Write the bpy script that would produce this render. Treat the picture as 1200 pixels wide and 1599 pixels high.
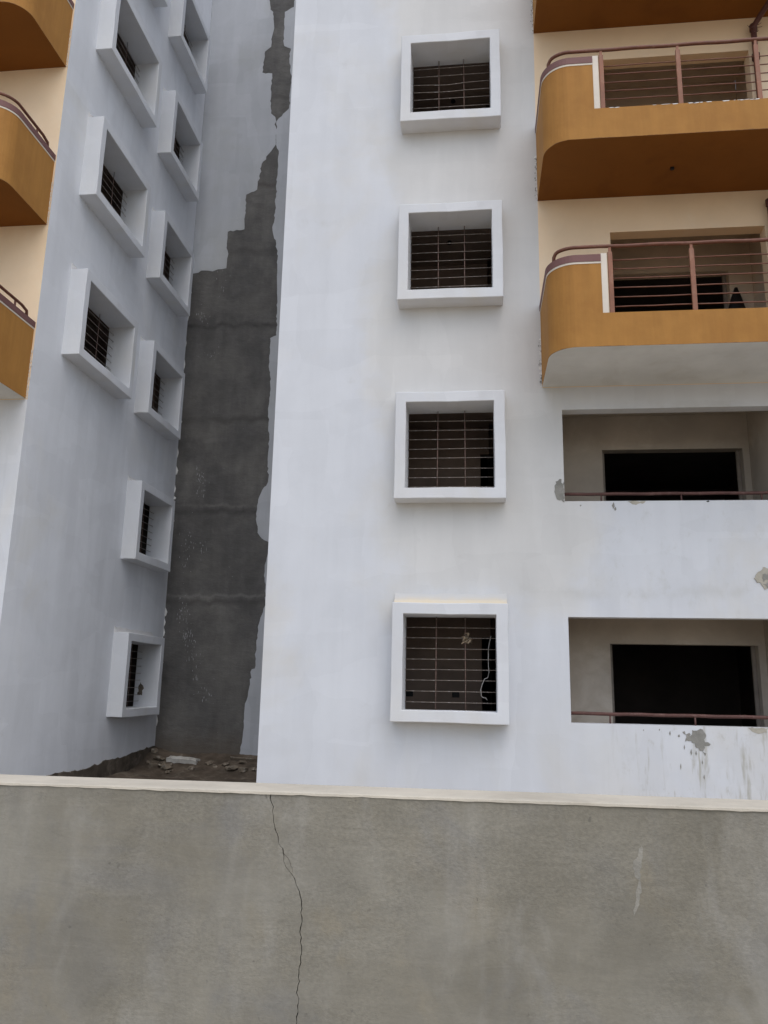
import bpy, bmesh, math, random
from mathutils import Vector, Matrix, noise
from mathutils.geometry import tessellate_polygon

for o in list(bpy.data.objects):
    bpy.data.objects.remove(o)
scene = bpy.context.scene
COL = scene.collection
R = math.radians

# ------------------------------------------------------------------ camera
CAM = Vector((0.9577, -11.0273, 1.5434))
PITCH, YAW, ROLL = 0.21541, -0.11544, 0.01962
FPX = 1247.33                                  # focal length for a 1199.25 x 1599 frame


def cam_axis(x, u, d):
    cr, sr = math.cos(ROLL), math.sin(ROLL)
    X, U = cr * x - sr * u, sr * x + cr * u
    cp, sp = math.cos(PITCH), math.sin(PITCH)
    Y, Z = cp * d - sp * U, sp * d + cp * U
    cy, sy = math.cos(YAW), math.sin(YAW)
    return Vector((cy * X + sy * Y, -sy * X + cy * Y, Z))


cd = bpy.data.cameras.new('camera')
cam = bpy.data.objects.new('camera', cd)
COL.objects.link(cam)
ax, ay, az = cam_axis(1, 0, 0), cam_axis(0, 1, 0), -cam_axis(0, 0, 1)
M = Matrix((ax, ay, az)).transposed().to_4x4()
M.translation = CAM
cam.matrix_world = M
cd.sensor_fit = 'VERTICAL'
cd.sensor_height = 32.0
cd.lens = FPX / 1599 * 32.0
cd.clip_end = 2000
cd.clip_start = 0.05
scene.camera = cam

# ------------------------------------------------------------------ sky, sun, exposure
SUN_EL, SUN_AZ = R(60), R(22)                 # azimuth of the bright part of the overcast, seen from the facade's front
to_sun = Vector((math.sin(SUN_AZ) * math.cos(SUN_EL), -math.cos(SUN_AZ) * math.cos(SUN_EL), math.sin(SUN_EL)))
world = bpy.data.worlds.new('World')
scene.world = world
world.use_nodes = True
wn, wl = world.node_tree.nodes, world.node_tree.links
wn.clear()
sky = wn.new('ShaderNodeTexSky')
sky.sky_type = 'NISHITA'
sky.sun_disc = False
sky.sun_elevation = SUN_EL
sky.sun_rotation = math.atan2(to_sun.x, to_sun.y)
sky.air_density = 1.0
sky.dust_density = 2.0
sky.ozone_density = 1.0
hs = wn.new('ShaderNodeHueSaturation')          # cloud cover: the blue of a clear sky is mostly gone
hs.inputs['Saturation'].default_value = 0.62
bg = wn.new('ShaderNodeBackground')
bg.inputs['Strength'].default_value = 0.15
wo = wn.new('ShaderNodeOutputWorld')
wl.new(sky.outputs[0], hs.inputs['Color'])
wl.new(hs.outputs[0], bg.inputs['Color'])
wl.new(bg.outputs[0], wo.inputs['Surface'])

sd = bpy.data.lights.new('sun', 'SUN')
sd.energy = 0.7
sd.angle = R(75)
sd.color = (1.0, 0.99, 0.97)
sun = bpy.data.objects.new('sun', sd)
COL.objects.link(sun)
sun.rotation_euler = to_sun.to_track_quat('Z', 'Y').to_euler()
sun.location = (0, -20, 30)

scene.view_settings.view_transform = 'Standard'
scene.view_settings.look = 'None'
scene.view_settings.gamma = 1.0
scene.view_settings.use_curve_mapping = False
scene.view_settings.exposure = 0.47
scene.render.engine = 'CYCLES'
scene.cycles.max_bounces = 10
scene.cycles.diffuse_bounces = 6
scene.render.resolution_x, scene.render.resolution_y = 768, 1024


# ------------------------------------------------------------------ materials
class NT:
    def __init__(self, name):
        self.m = bpy.data.materials.new(name)
        self.m.use_nodes = True
        self.n, self.l = self.m.node_tree.nodes, self.m.node_tree.links
        self.b = self.n['Principled BSDF']
        tc = self.n.new('ShaderNodeTexCoord')
        self.obj = tc.outputs['Object']

    def map(self, sc=(1, 1, 1), loc=(0, 0, 0), src=None):
        mp = self.n.new('ShaderNodeMapping')
        mp.inputs['Scale'].default_value = sc
        mp.inputs['Location'].default_value = loc
        self.l.new(src or self.obj, mp.inputs['Vector'])
        return mp.outputs[0]

    def noise(self, vec, scale, detail=4, rough=0.55, dist=0.0):
        t = self.n.new('ShaderNodeTexNoise')
        t.inputs['Scale'].default_value = scale
        t.inputs['Detail'].default_value = detail
        t.inputs['Roughness'].default_value = rough
        t.inputs['Distortion'].default_value = dist
        self.l.new(vec, t.inputs['Vector'])
        return t.outputs['Fac']

    def voronoi(self, vec, scale, metric='CHEBYCHEV'):
        t = self.n.new('ShaderNodeTexVoronoi')
        t.distance = metric
        t.inputs['Scale'].default_value = scale
        self.l.new(vec, t.inputs['Vector'])
        s = self.n.new('ShaderNodeSeparateColor')
        self.l.new(t.outputs['Color'], s.inputs[0])
        return s.outputs[0]

    def ramp(self, fac, a, b, lo=0.0, hi=1.0):
        t = self.n.new('ShaderNodeMapRange')
        t.interpolation_type = 'SMOOTHSTEP'
        t.inputs['From Min'].default_value = a
        t.inputs['From Max'].default_value = b
        t.inputs['To Min'].default_value = lo
        t.inputs['To Max'].default_value = hi
        self.l.new(fac, t.inputs['Value'])
        return t.outputs[0]

    def math(self, op, a, b):
        t = self.n.new('ShaderNodeMath')
        t.operation = op
        for i, v in enumerate((a, b)):
            if isinstance(v, (int, float)):
                t.inputs[i].default_value = v
            else:
                self.l.new(v, t.inputs[i])
        return t.outputs[0]

    def mix(self, fac, a, b, mode='MIX'):
        t = self.n.new('ShaderNodeMix')
        t.data_type = 'RGBA'
        t.blend_type = mode
        for sock, v in ((t.inputs['Factor'], fac), (t.inputs[6], a), (t.inputs[7], b)):
            if isinstance(v, (int, float)):
                sock.default_value = v
            elif isinstance(v, tuple):
                sock.default_value = (*v, 1)
            else:
                self.l.new(v, sock)
        return t.outputs[2]

    def mul(self, col, fac):
        """colour times a grey value"""
        return self.mix(1.0, col, fac, 'MULTIPLY')

    def sep(self):
        s = self.n.new('ShaderNodeSeparateXYZ')
        self.l.new(self.obj, s.inputs[0])
        return s.outputs

    def done(self, col, rough=0.85, bumps=(), spec=0.3):
        if isinstance(col, tuple):
            self.b.inputs['Base Color'].default_value = (*col, 1)
        else:
            self.l.new(col, self.b.inputs['Base Color'])
        if isinstance(rough, (int, float)):
            self.b.inputs['Roughness'].default_value = rough
        else:
            self.l.new(rough, self.b.inputs['Roughness'])
        self.b.inputs['Specular IOR Level'].default_value = spec
        prev = None
        for h, st, di in bumps:
            bp = self.n.new('ShaderNodeBump')
            bp.inputs['Strength'].default_value = st
            bp.inputs['Distance'].default_value = di
            self.l.new(h, bp.inputs['Height'])
            if prev:
                self.l.new(prev, bp.inputs['Normal'])
            prev = bp.outputs[0]
        if prev:
            self.l.new(prev, self.b.inputs['Normal'])
        return self.m


def whitewash(name, cool=(0.605, 0.625, 0.662), warm=(0.595, 0.59, 0.575), warm_lo=0.50, warm_hi=0.72,
              dirt=0.0, strokes=0.10, dirt_x=None):
    """primer-white paint over plaster: roller patches, thin warm places, fine trowel relief"""
    t = NT(name)
    big = t.noise(t.map(loc=(3.1, 7.7, 1.3)), 0.42, 5, 0.6, 0.6)
    fac = t.ramp(big, warm_lo, warm_hi)
    if dirt:
        s0 = t.sep()
        edge = t.math('MULTIPLY', t.math('SUBTRACT', t.noise(t.map(loc=(1, 2, 3)), 0.9, 5, 0.6), 0.5), 2.2)
        xx = t.math('ADD', s0[0], edge)
        zone = t.math('MULTIPLY', t.ramp(xx, -0.75, -0.05), t.math('MULTIPLY', t.ramp(xx, 2.9, 2.2), t.ramp(t.math('ADD', s0[2], edge), 2.2, 2.9)))
        fac = t.math('MAXIMUM', t.math('MULTIPLY', fac, 0.8), t.math('MULTIPLY', zone, 0.85))
    c = t.mix(fac, cool, warm)
    # roller lanes, upright and level, broken into soft patches
    wob = t.n.new('ShaderNodeTexNoise')
    wob.inputs['Scale'].default_value = 2.2
    wob.inputs['Detail'].default_value = 5
    t.l.new(t.obj, wob.inputs['Vector'])
    ad = t.n.new('ShaderNodeVectorMath'); ad.operation = 'MULTIPLY_ADD'
    ad.inputs[1].default_value = (0.13, 0.13, 0.13)
    t.l.new(wob.outputs['Color'], ad.inputs[0]); t.l.new(t.obj, ad.inputs[2])
    v1 = t.voronoi(t.map((1.5, 1.5, 0.5), src=ad.outputs[0]), 1.5)
    v2 = t.voronoi(t.map((0.55, 0.55, 1.5), (5, 2, 9), ad.outputs[0]), 1.2)
    st1 = t.noise(t.map((2.6, 2.6, 0.3)), 1.3, 4, 0.55)
    cl = t.noise(t.map(), 1.1, 5, 0.58, 0.5)
    k = t.math('ADD', t.math('ADD', t.math('MULTIPLY', v1, strokes * 0.46), t.math('MULTIPLY', v2, strokes * 0.40)),
               t.math('ADD', t.ramp(st1, 0.3, 0.7, -strokes * 0.22, strokes * 0.18), t.ramp(cl, 0.3, 0.72, -strokes * 0.32, strokes * 0.22)))
    c = t.mul(c, t.math('ADD', k, 1.0 - strokes * 0.40))
    # scattered grey rubs and specks
    rub = t.noise(t.map((1, 1, 0.8), (11, 4, 2)), 3.2, 8, 0.70, 0.1)
    c = t.mix(t.ramp(rub, 0.62, 0.80, 0, 0.30), c, (0.40, 0.39, 0.36))
    spk = t.noise(t.map(loc=(2, 9, 4)), 38, 3, 0.6)
    c = t.mix(t.ramp(spk, 0.72, 0.80, 0, 0.35), c, (0.34, 0.33, 0.31))
    if dirt:
        # smudged level lines where one day's plaster meets the next
        sj = t.sep()
        wj = t.noise(t.map((0.9, 0.9, 0.3), (3, 3, 3)), 1.5, 6, 0.62)
        gate = t.noise(t.map((1, 1, 1), (17, 3, 5)), 1.1, 7, 0.7)
        for zj in (2.85, 5.48, 8.62, 11.55):
            zz = t.math('ADD', sj[2], t.math('MULTIPLY', t.math('SUBTRACT', wj, 0.5), 0.5))
            dj = t.math('ABSOLUTE', t.math('SUBTRACT', zz, zj), 0)
            c = t.mix(t.math('MULTIPLY', t.ramp(dj, 0.13, 0.0, 0, 0.30), t.ramp(gate, 0.50, 0.66)), c, (0.44, 0.44, 0.425))
        s = t.sep()
        drip = t.noise(t.map((7, 7, 0.8), (1, 1, 6)), 1.5, 7, 0.65, 0.3)
        blot = t.noise(t.map((1.6, 1, 1), (8, 1, 3)), 2.9, 9, 0.74, 0.0)
        area = t.math('MULTIPLY', t.ramp(s[0], 2.4, 3.4), t.ramp(s[2], 1.6, 0.9, 0, 1))
        d = t.math('MULTIPLY', area, t.math('MAXIMUM', t.ramp(drip, 0.52, 0.72, 0, 0.8), t.ramp(blot, 0.54, 0.74, 0, 0.7)))
        c = t.mix(t.math('MULTIPLY', d, dirt), c, (0.36, 0.345, 0.29))
        area2 = t.math('MULTIPLY', t.ramp(s[0], 2.2, 2.8), t.math('MULTIPLY', t.ramp(s[2], 2.5, 2.8), t.ramp(s[2], 4.1, 3.9)))
        d2 = t.math('MULTIPLY', area2, t.ramp(blot, 0.52, 0.72, 0, 0.32))
        c = t.mix(t.math('MULTIPLY', d2, dirt), c, (0.42, 0.42, 0.38))
    f1 = t.noise(t.map(), 26, 6, 0.6)
    f2 = t.noise(t.map((1, 1, 1)), 1.6, 3, 0.5)
    return t.done(c, 0.8, ((f2, 0.25, 0.02), (f1, 0.18, 0.004)))


M_WHITE = whitewash('whitewashed_plaster', dirt=1.0)
M_WING = whitewash('whitewashed_plaster_lightened_in_recess', (0.665, 0.685, 0.72), (0.65, 0.655, 0.65), 0.52, 0.75, strokes=0.13)  # facade whitewash, colour lightened to make up for weak light here
M_SURR = whitewash('white_window_surround', (0.63, 0.645, 0.672), (0.62, 0.61, 0.585), 0.48, 0.70, strokes=0.10)
M_SURRW = whitewash('grey_white_wing_window_surround', (0.62, 0.64, 0.672), (0.61, 0.61, 0.59), 0.50, 0.72, strokes=0.08)
M_COAT = whitewash('grey_white_paint_coat', (0.43, 0.445, 0.47), (0.41, 0.42, 0.425), 0.45, 0.7, strokes=0.16)


def plain(name, col, var=0.08, scale=3.0, rough=0.8, bump=0.25, bscale=40, spec=0.3, col2=None, lo=0.5, hi=0.7):
    t = NT(name)
    n = t.noise(t.map(), scale, 6, 0.62, 0.4)
    c = t.mix(t.ramp(n, lo, hi), col, col2) if col2 else col
    n2 = t.noise(t.map(loc=(4, 4, 4)), scale * 0.6, 5, 0.6)
    g = t.ramp(n2, 0.3, 0.7, 1 - var, 1 + var)
    c = t.mul(c, g)
    h = t.noise(t.map(), bscale, 5, 0.6)
    return t.done(c, rough, ((h, bump, 0.006),), spec)


M_CREAM = plain('cream_paint', (0.78, 0.61, 0.42), 0.05, 1.4, bump=0.15, col2=(0.79, 0.635, 0.455))
_t = NT('ochre_orange_paint')
_n = _t.noise(_t.map(), 1.3, 6, 0.62, 0.3)
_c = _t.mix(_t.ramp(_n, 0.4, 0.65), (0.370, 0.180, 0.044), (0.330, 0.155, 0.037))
_d = _t.noise(_t.map((6, 6, 0.7)), 1.4, 6, 0.6)
_c = _t.mul(_c, _t.ramp(_d, 0.3, 0.7, 0.93, 1.05))
_g = _t.noise(_t.map(loc=(3, 1, 2)), 4.5, 8, 0.7)
_c = _t.mix(_t.ramp(_g, 0.60, 0.78, 0, 0.35), _c, (0.25, 0.13, 0.05))
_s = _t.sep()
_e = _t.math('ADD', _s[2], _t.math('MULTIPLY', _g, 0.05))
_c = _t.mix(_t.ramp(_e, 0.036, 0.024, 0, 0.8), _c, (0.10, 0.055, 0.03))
_h = _t.noise(_t.map(), 30, 5, 0.6)
_r = _t.noise(_t.map(loc=(2, 5, 1)), 2.6, 3, 0.5)
M_ORANGE = _t.done(_c, 0.75, ((_r, 0.35, 0.03), (_h, 0.2, 0.005)), 0.25)
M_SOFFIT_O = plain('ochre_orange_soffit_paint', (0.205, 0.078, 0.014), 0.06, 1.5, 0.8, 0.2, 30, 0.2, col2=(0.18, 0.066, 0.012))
M_MAROON = plain('maroon_paint', (0.165, 0.080, 0.074), 0.08, 4, 0.6, 0.15, 40)
M_RAIL = plain('red_oxide_rail_paint', (0.145, 0.055, 0.034), 0.16, 9, 0.55, 0.3, 60, 0.4, col2=(0.19, 0.090, 0.058))
M_GRAIL = plain('dull_maroon_rail_paint', (0.095, 0.042, 0.035), 0.16, 9, 0.6, 0.3, 60, 0.35, col2=(0.15, 0.085, 0.072))
M_FRAME = plain('dusty_grey_door_frame', (0.22, 0.19, 0.165), 0.15, 8, 0.8, 0.3, 60, 0.2)
M_POST = plain('red_oxide_post_paint', (0.235, 0.100, 0.058), 0.14, 8, 0.6, 0.3, 60, 0.4, col2=(0.27, 0.135, 0.085))
M_PIPE = plain('dark_brown_pipe', (0.085, 0.030, 0.024), 0.12, 6, 0.5, 0.15, 40, 0.4)
M_BAR = plain('rusty_grille_steel', (0.20, 0.165, 0.14), 0.25, 14, 0.65, 0.3, 80, 0.35, col2=(0.42, 0.39, 0.36), lo=0.52, hi=0.64)
M_BARD = plain('brown_primed_grille_steel', (0.16, 0.10, 0.082), 0.25, 12, 0.65, 0.3, 80, 0.35, col2=(0.34, 0.29, 0.25), lo=0.52, hi=0.66)
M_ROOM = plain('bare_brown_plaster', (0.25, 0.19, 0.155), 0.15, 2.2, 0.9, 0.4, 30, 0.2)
M_RECESS = plain('undercoat_plaster_of_recess', (0.44, 0.385, 0.325), 0.10, 2.0, 0.9, 0.4, 30, 0.2, col2=(0.50, 0.45, 0.39))
M_GALL = plain('cream_undercoat_of_balcony_room', (0.55, 0.46, 0.365), 0.10, 2.0, 0.9, 0.3, 30, 0.2, col2=(0.48, 0.40, 0.32))
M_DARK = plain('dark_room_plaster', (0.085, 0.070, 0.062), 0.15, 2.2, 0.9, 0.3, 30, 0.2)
M_BLACK = plain('black_plastic', (0.012, 0.011, 0.011), 0.1, 5, 0.6, 0.1, 40, 0.3)
M_SOFFIT_W = plain('unpainted_white_soffit', (0.62, 0.62, 0.60), 0.08, 1.6, 0.9, 0.3, 30, 0.2, col2=(0.57, 0.56, 0.53))
M_TRIM = plain('pale_trim_paint', (0.66, 0.60, 0.52), 0.05, 4, 0.75, 0.2, 30)
_t = NT('cream_dusted_plaster')
_s = _t.sep()
_n = _t.noise(_t.map(), 5, 6, 0.65)
_f = _t.math('ADD', _s[2], _t.math('MULTIPLY', _t.math('SUBTRACT', _n, 0.5), 0.10))
_c = _t.mix(_t.ramp(_f, 1.42, 1.54), (0.64, 0.555, 0.42), (0.545, 0.54, 0.53))
M_FILLET = _t.done(_c, 0.9, ((_n, 0.3, 0.01),), 0.2)
M_FILLETW = plain('off_white_plaster_fillet', (0.56, 0.56, 0.565), 0.05, 2.2, 0.9, 0.2, 40, 0.2, col2=(0.55, 0.545, 0.53))
M_MORTAR = plain('grey_cement_patch', (0.25, 0.245, 0.225), 0.16, 7, 0.95, 0.7, 60, 0.15, col2=(0.33, 0.32, 0.295))
M_MORTART = plain('tan_cement_patch', (0.40, 0.375, 0.32), 0.14, 9, 0.95, 0.7, 60, 0.15, col2=(0.30, 0.285, 0.25))
M_CHIP = plain('white_chipped_plaster', (0.70, 0.69, 0.67), 0.1, 9, 0.95, 0.6, 60, 0.15)
M_FLECK = plain('white_paint_flecks', (0.30, 0.30, 0.31), 0.2, 9, 0.9, 0.2, 60, 0.15)
M_STONE = plain('broken_plaster_lump', (0.20, 0.165, 0.125), 0.3, 9, 0.95, 0.9, 40, 0.15, col2=(0.36, 0.33, 0.28))
M_STONEP = plain('pale_broken_slab', (0.48, 0.465, 0.43), 0.15, 8, 0.95, 0.8, 40, 0.15, col2=(0.36, 0.34, 0.30))
M_SOIL = plain('brown_soil', (0.105, 0.083, 0.063), 0.35, 3.5, 0.97, 1.0, 22, 0.1, col2=(0.175, 0.148, 0.115))
M_PLINTH = plain('bare_damp_plinth', (0.100, 0.083, 0.066), 0.3, 4.5, 0.95, 0.9, 25, 0.15, col2=(0.165, 0.14, 0.112))
M_CLUMP = plain('tan_fibre', (0.36, 0.29, 0.21), 0.2, 20, 0.95, 0.8, 80, 0.1)
M_CABLE = plain('white_cable_sheath', (0.62, 0.60, 0.57), 0.05, 20, 0.5, 0.1, 60, 0.4)


def dark_plaster():
    """bare cement render of the recess wall, darker damp lift joints, dust near the ground"""
    t = NT('bare_dark_cement_render')
    n = t.noise(t.map(), 0.7, 6, 0.6, 0.6)
    c = t.mix(t.ramp(n, 0.35, 0.7), (0.100, 0.097, 0.094), (0.146, 0.140, 0.131))
    n2 = t.noise(t.map((1, 1, 1), (5, 5, 5)), 3.0, 8, 0.66, 0.5)
    c = t.mul(c, t.ramp(n2, 0.3, 0.75, 0.86, 1.13))
    n3 = t.noise(t.map((3.5, 3.5, 0.5), (2, 2, 2)), 1.4, 6, 0.65, 0.2)
    c = t.mul(c, t.ramp(n3, 0.3, 0.7, 0.92, 1.08))
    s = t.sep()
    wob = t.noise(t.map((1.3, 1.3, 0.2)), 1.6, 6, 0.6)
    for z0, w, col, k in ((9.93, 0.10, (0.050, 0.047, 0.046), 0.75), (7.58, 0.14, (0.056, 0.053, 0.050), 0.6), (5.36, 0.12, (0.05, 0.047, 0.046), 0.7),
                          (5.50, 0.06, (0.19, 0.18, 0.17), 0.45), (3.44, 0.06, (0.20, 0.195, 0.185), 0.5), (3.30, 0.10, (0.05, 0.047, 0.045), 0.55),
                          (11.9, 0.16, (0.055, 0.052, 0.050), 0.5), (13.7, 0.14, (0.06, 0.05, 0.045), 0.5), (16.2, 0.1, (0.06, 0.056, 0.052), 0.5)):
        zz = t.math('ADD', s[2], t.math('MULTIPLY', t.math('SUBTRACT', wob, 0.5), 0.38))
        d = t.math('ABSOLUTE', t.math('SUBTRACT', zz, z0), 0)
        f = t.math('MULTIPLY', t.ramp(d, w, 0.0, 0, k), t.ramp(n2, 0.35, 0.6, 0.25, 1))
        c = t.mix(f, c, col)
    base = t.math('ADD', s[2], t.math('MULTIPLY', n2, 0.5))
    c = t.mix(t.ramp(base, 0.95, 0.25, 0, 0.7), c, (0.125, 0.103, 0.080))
    h = t.noise(t.map(), 30, 6, 0.65)
    h2 = t.noise(t.map((1, 1, 2.5)), 3, 5, 0.6)
    return t.done(c, 0.9, ((h2, 0.6, 0.03), (h, 0.5, 0.008)), 0.2)


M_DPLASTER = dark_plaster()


def cement_wall():
    """sponge-finished cement plaster of the compound wall"""
    t = NT('sponged_cement_plaster')
    big = t.noise(t.map((1, 1, 0.8)), 1.3, 6, 0.6, 0.5)
    c = t.mix(t.ramp(big, 0.34, 0.68), (0.216, 0.200, 0.162), (0.264, 0.250, 0.212))
    cool = t.noise(t.map((1.4, 1.4, 1.0), (7, 3, 1)), 2.0, 5, 0.6, 0.8)
    c = t.mix(t.ramp(cool, 0.48, 0.68, 0, 0.7), c, (0.212, 0.206, 0.192))
    och = t.noise(t.map((1, 1, 1), (2, 13, 5)), 2.8, 5, 0.6, 0.5)
    c = t.mix(t.ramp(och, 0.52, 0.70, 0, 0.6), c, (0.262, 0.230, 0.168))
    pale = t.noise(t.map((2.6, 2.6, 0.9), (3, 0, 1)), 1.5, 6, 0.62, 0.8)
    c = t.mix(t.ramp(pale, 0.50, 0.70, 0, 0.55), c, (0.31, 0.298, 0.267))
    dk = t.noise(t.map((1.6, 1.6, 1.2), (9, 2, 8)), 2.4, 6, 0.62, 0.8)
    c = t.mul(c, t.ramp(dk, 0.32, 0.60, 0.90, 1.02))
    md = t.noise(t.map((1, 1, 1.1), (4, 7, 3)), 7, 6, 0.66, 0.2)
    c = t.mul(c, t.ramp(md, 0.3, 0.7, 0.955, 1.045))
    patchy = t.ramp(t.noise(t.map(loc=(6, 6, 6)), 2.2, 4, 0.6), 0.40, 0.62)
    grain = t.noise(t.map((1, 1, 1.3)), 75, 5, 0.65)
    g = t.math('ADD', 1.0, t.math('MULTIPLY', t.math('SUBTRACT', t.ramp(grain, 0.3, 0.7), 0.5), t.ramp(patchy, 0, 1, 0.06, 0.20)))
    c = t.mul(c, g)
    spk = t.noise(t.map(loc=(1, 5, 2)), 34, 3, 0.6, 0.3)
    c = t.mix(t.ramp(spk, 0.68, 0.77, 0, 0.6), c, (0.12, 0.115, 0.10))
    fine = t.noise(t.map((1, 1, 1.5)), 110, 4, 0.6)
    sweep = t.noise(t.map((0.55, 0.55, 3.2), (2, 2, 2)), 6.5, 5, 0.6, 1.6)
    c = t.mul(c, t.ramp(sweep, 0.32, 0.68, 0.965, 1.035))
    mid = t.noise(t.map((1.0, 1.0, 1.3)), 5, 5, 0.6, 0.4)
    return t.done(c, 0.92, ((mid, 0.15, 0.010), (sweep, 0.14, 0.005), (t.math('MULTIPLY', fine, t.ramp(patchy, 0, 1, 0.3, 1.0)), 0.45, 0.004)), 0.2)


M_CEMENT = cement_wall()
M_SMEAR = plain('dried_plaster_smear', (0.285, 0.272, 0.238), 0.10, 30, 0.95, 0.5, 120, 0.15, col2=(0.25, 0.236, 0.202))
M_COPING = plain('pale_cement_wash_coping', (0.52, 0.475, 0.395), 0.10, 5, 0.9, 0.5, 50, 0.2, col2=(0.47, 0.425, 0.35))
_t = NT('packed_earth')
_n = _t.noise(_t.map(), 0.25, 8, 0.65)
_c = _t.mix(_t.ramp(_n, 0.35, 0.7), (0.40, 0.335, 0.25), (0.47, 0.405, 0.315))
_h = _t.noise(_t.map(), 9, 8, 0.7)
M_EARTH = _t.done(_c, 0.95, ((_h, 0.8, 0.03),), 0.1)


# ------------------------------------------------------------------ object helpers
def put(name, mesh, mats, parent=None):
    o = bpy.data.objects.new(name, mesh)
    COL.objects.link(o)
    if mats is not None and not len(mesh.materials):
        for m in (mats if isinstance(mats, (list, tuple)) else [mats]):
            mesh.materials.append(m)
    if parent:
        o.parent = parent
    return o


def mesh_of(name, verts, faces, midx=None, smooth=False):
    me = bpy.data.meshes.new(name)
    me.from_pydata([tuple(v) for v in verts], [], faces)
    if midx:
        me.polygons.foreach_set('material_index', midx)
    if smooth:
        me.polygons.foreach_set('use_smooth', [True] * len(me.polygons))
    me.validate()
    me.update()
    return me


def tag(o, label, cat=None, group=None, kind=None):
    if label:
        o['label'] = label
    if cat:
        o['category'] = cat
    if group:
        o['group'] = group
    if kind:
        o['kind'] = kind
    return o


def empty(name, loc=(0, 0, 0), parent=None):
    o = bpy.data.objects.new(name, None)
    o.empty_display_size = 0.2
    COL.objects.link(o)
    o.location = loc
    if parent:
        o.parent = parent
    return o


def box_geo(x0, x1, y0, y1, z0, z1):
    v = [(x0, y0, z0), (x1, y0, z0), (x1, y1, z0), (x0, y1, z0), (x0, y0, z1), (x1, y0, z1), (x1, y1, z1), (x0, y1, z1)]
    f = [(0, 3, 2, 1), (4, 5, 6, 7), (0, 1, 5, 4), (1, 2, 6, 5), (2, 3, 7, 6), (3, 0, 4, 7)]
    return v, f


def box(name, b, mat, parent=None, bevel=0.0):
    v, f = box_geo(*b)
    o = put(name, mesh_of(name, v, f), mat, parent)
    if bevel:
        add_bevel(o, bevel)
    return o


def add_bevel(o, w, seg=2):
    m = o.modifiers.new('bevel', 'BEVEL')
    m.width = w
    m.segments = seg
    m.limit_method = 'ANGLE'
    m.angle_limit = R(40)


def slab(name, u0, u1, z0, z1, thick, holes, place, mat_of, edge_mat, mats, parent, cuts_u=(), cuts_z=()):
    """wall slab with rectangular holes. place(u, d, z) -> xyz, d = 0 at the outer face, d = thick at the inner one"""
    us = sorted({u0, u1, *cuts_u, *[h[0] for h in holes], *[h[1] for h in holes]})
    zs = sorted({z0, z1, *cuts_z, *[h[2] for h in holes], *[h[3] for h in holes]})
    us = [u for u in us if u0 <= u <= u1]
    zs = [z for z in zs if z0 <= z <= z1]
    nu, nz = len(us) - 1, len(zs) - 1

    def solid(i, j):
        if not (0 <= i < nu and 0 <= j < nz):
            return False
        cu, cz = (us[i] + us[i + 1]) / 2, (zs[j] + zs[j + 1]) / 2
        return not any(h[0] < cu < h[1] and h[2] < cz < h[3] for h in holes)
    V, F, MI, idx = [], [], [], {}

    def vid(i, j, d):
        k = (i, j, d)
        if k not in idx:
            idx[k] = len(V)
            V.append(place(us[i], thick if d else 0.0, zs[j]))
        return idx[k]
    for i in range(nu):
        for j in range(nz):
            if not solid(i, j):
                continue
            cu, cz = (us[i] + us[i + 1]) / 2, (zs[j] + zs[j + 1]) / 2
            m = mat_of(cu, cz)
            F.append((vid(i, j, 0), vid(i + 1, j, 0), vid(i + 1, j + 1, 0), vid(i, j + 1, 0))); MI.append(m)
            F.append((vid(i, j, 1), vid(i, j + 1, 1), vid(i + 1, j + 1, 1), vid(i + 1, j, 1))); MI.append(m)
            for (di, dj, a, b) in ((-1, 0, (i, j + 1), (i, j)), (1, 0, (i + 1, j), (i + 1, j + 1)), (0, -1, (i, j), (i + 1, j)), (0, 1, (i + 1, j + 1), (i, j + 1))):
                if not solid(i + di, j + dj):
                    outer = not (0 <= i + di < nu and 0 <= j + dj < nz)
                    F.append((vid(*a, 0), vid(*a, 1), vid(*b, 1), vid(*b, 0)))
                    MI.append(edge_mat if outer else m)
    o = put(name, mesh_of(name, V, F, MI), mats, parent)
    bm = bmesh.new(); bm.from_mesh(o.data)
    bmesh.ops.recalc_face_normals(bm, faces=bm.faces)
    bm.to_mesh(o.data); bm.free()
    return o


def tube_geo(path, r, sides=8):
    V, F = [], []
    pts = [Vector(p) for p in path]
    up = Vector((0.13, 0.21, 1)).normalized()
    for i, p in enumerate(pts):
        d = (pts[min(i + 1, len(pts) - 1)] - pts[max(i - 1, 0)]).normalized()
        a = d.cross(up)
        if a.length < 1e-3:
            a = d.cross(Vector((1, 0, 0)))
        a.normalize()
        b = a.cross(d).normalized()
        rr = r[i] if isinstance(r, (list, tuple)) else r
        for k in range(sides):
            t = 2 * math.pi * k / sides
            V.append(p + a * (math.cos(t) * rr) + b * (math.sin(t) * rr))
    n = len(pts)
    for i in range(n - 1):
        for k in range(sides):
            k2 = (k + 1) % sides
            F.append((i * sides + k, i * sides + k2, (i + 1) * sides + k2, (i + 1) * sides + k))
    F.append(tuple(range(sides))[::-1])
    F.append(tuple((n - 1) * sides + k for k in range(sides)))
    return V, F


def tube(name, path, r, mat, parent=None, sides=8):
    v, f = tube_geo(path, r, sides)
    return put(name, mesh_of(name, v, f, smooth=True), mat, parent)


def poly_plate(pts, place, thick):
    """closed 2-D outline -> thin plate; place(u, d, z), d is how far it stands out of the wall"""
    n = len(pts)
    tri = tessellate_polygon([[Vector((p[0], p[1], 0)) for p in pts]])
    V = [place(p[0], thick, p[1]) for p in pts] + [place(p[0], -0.004, p[1]) for p in pts]
    F = [tuple(t) for t in tri] + [(i, (i + 1) % n, n + (i + 1) % n, n + i) for i in range(n)]
    return V, F


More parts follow.
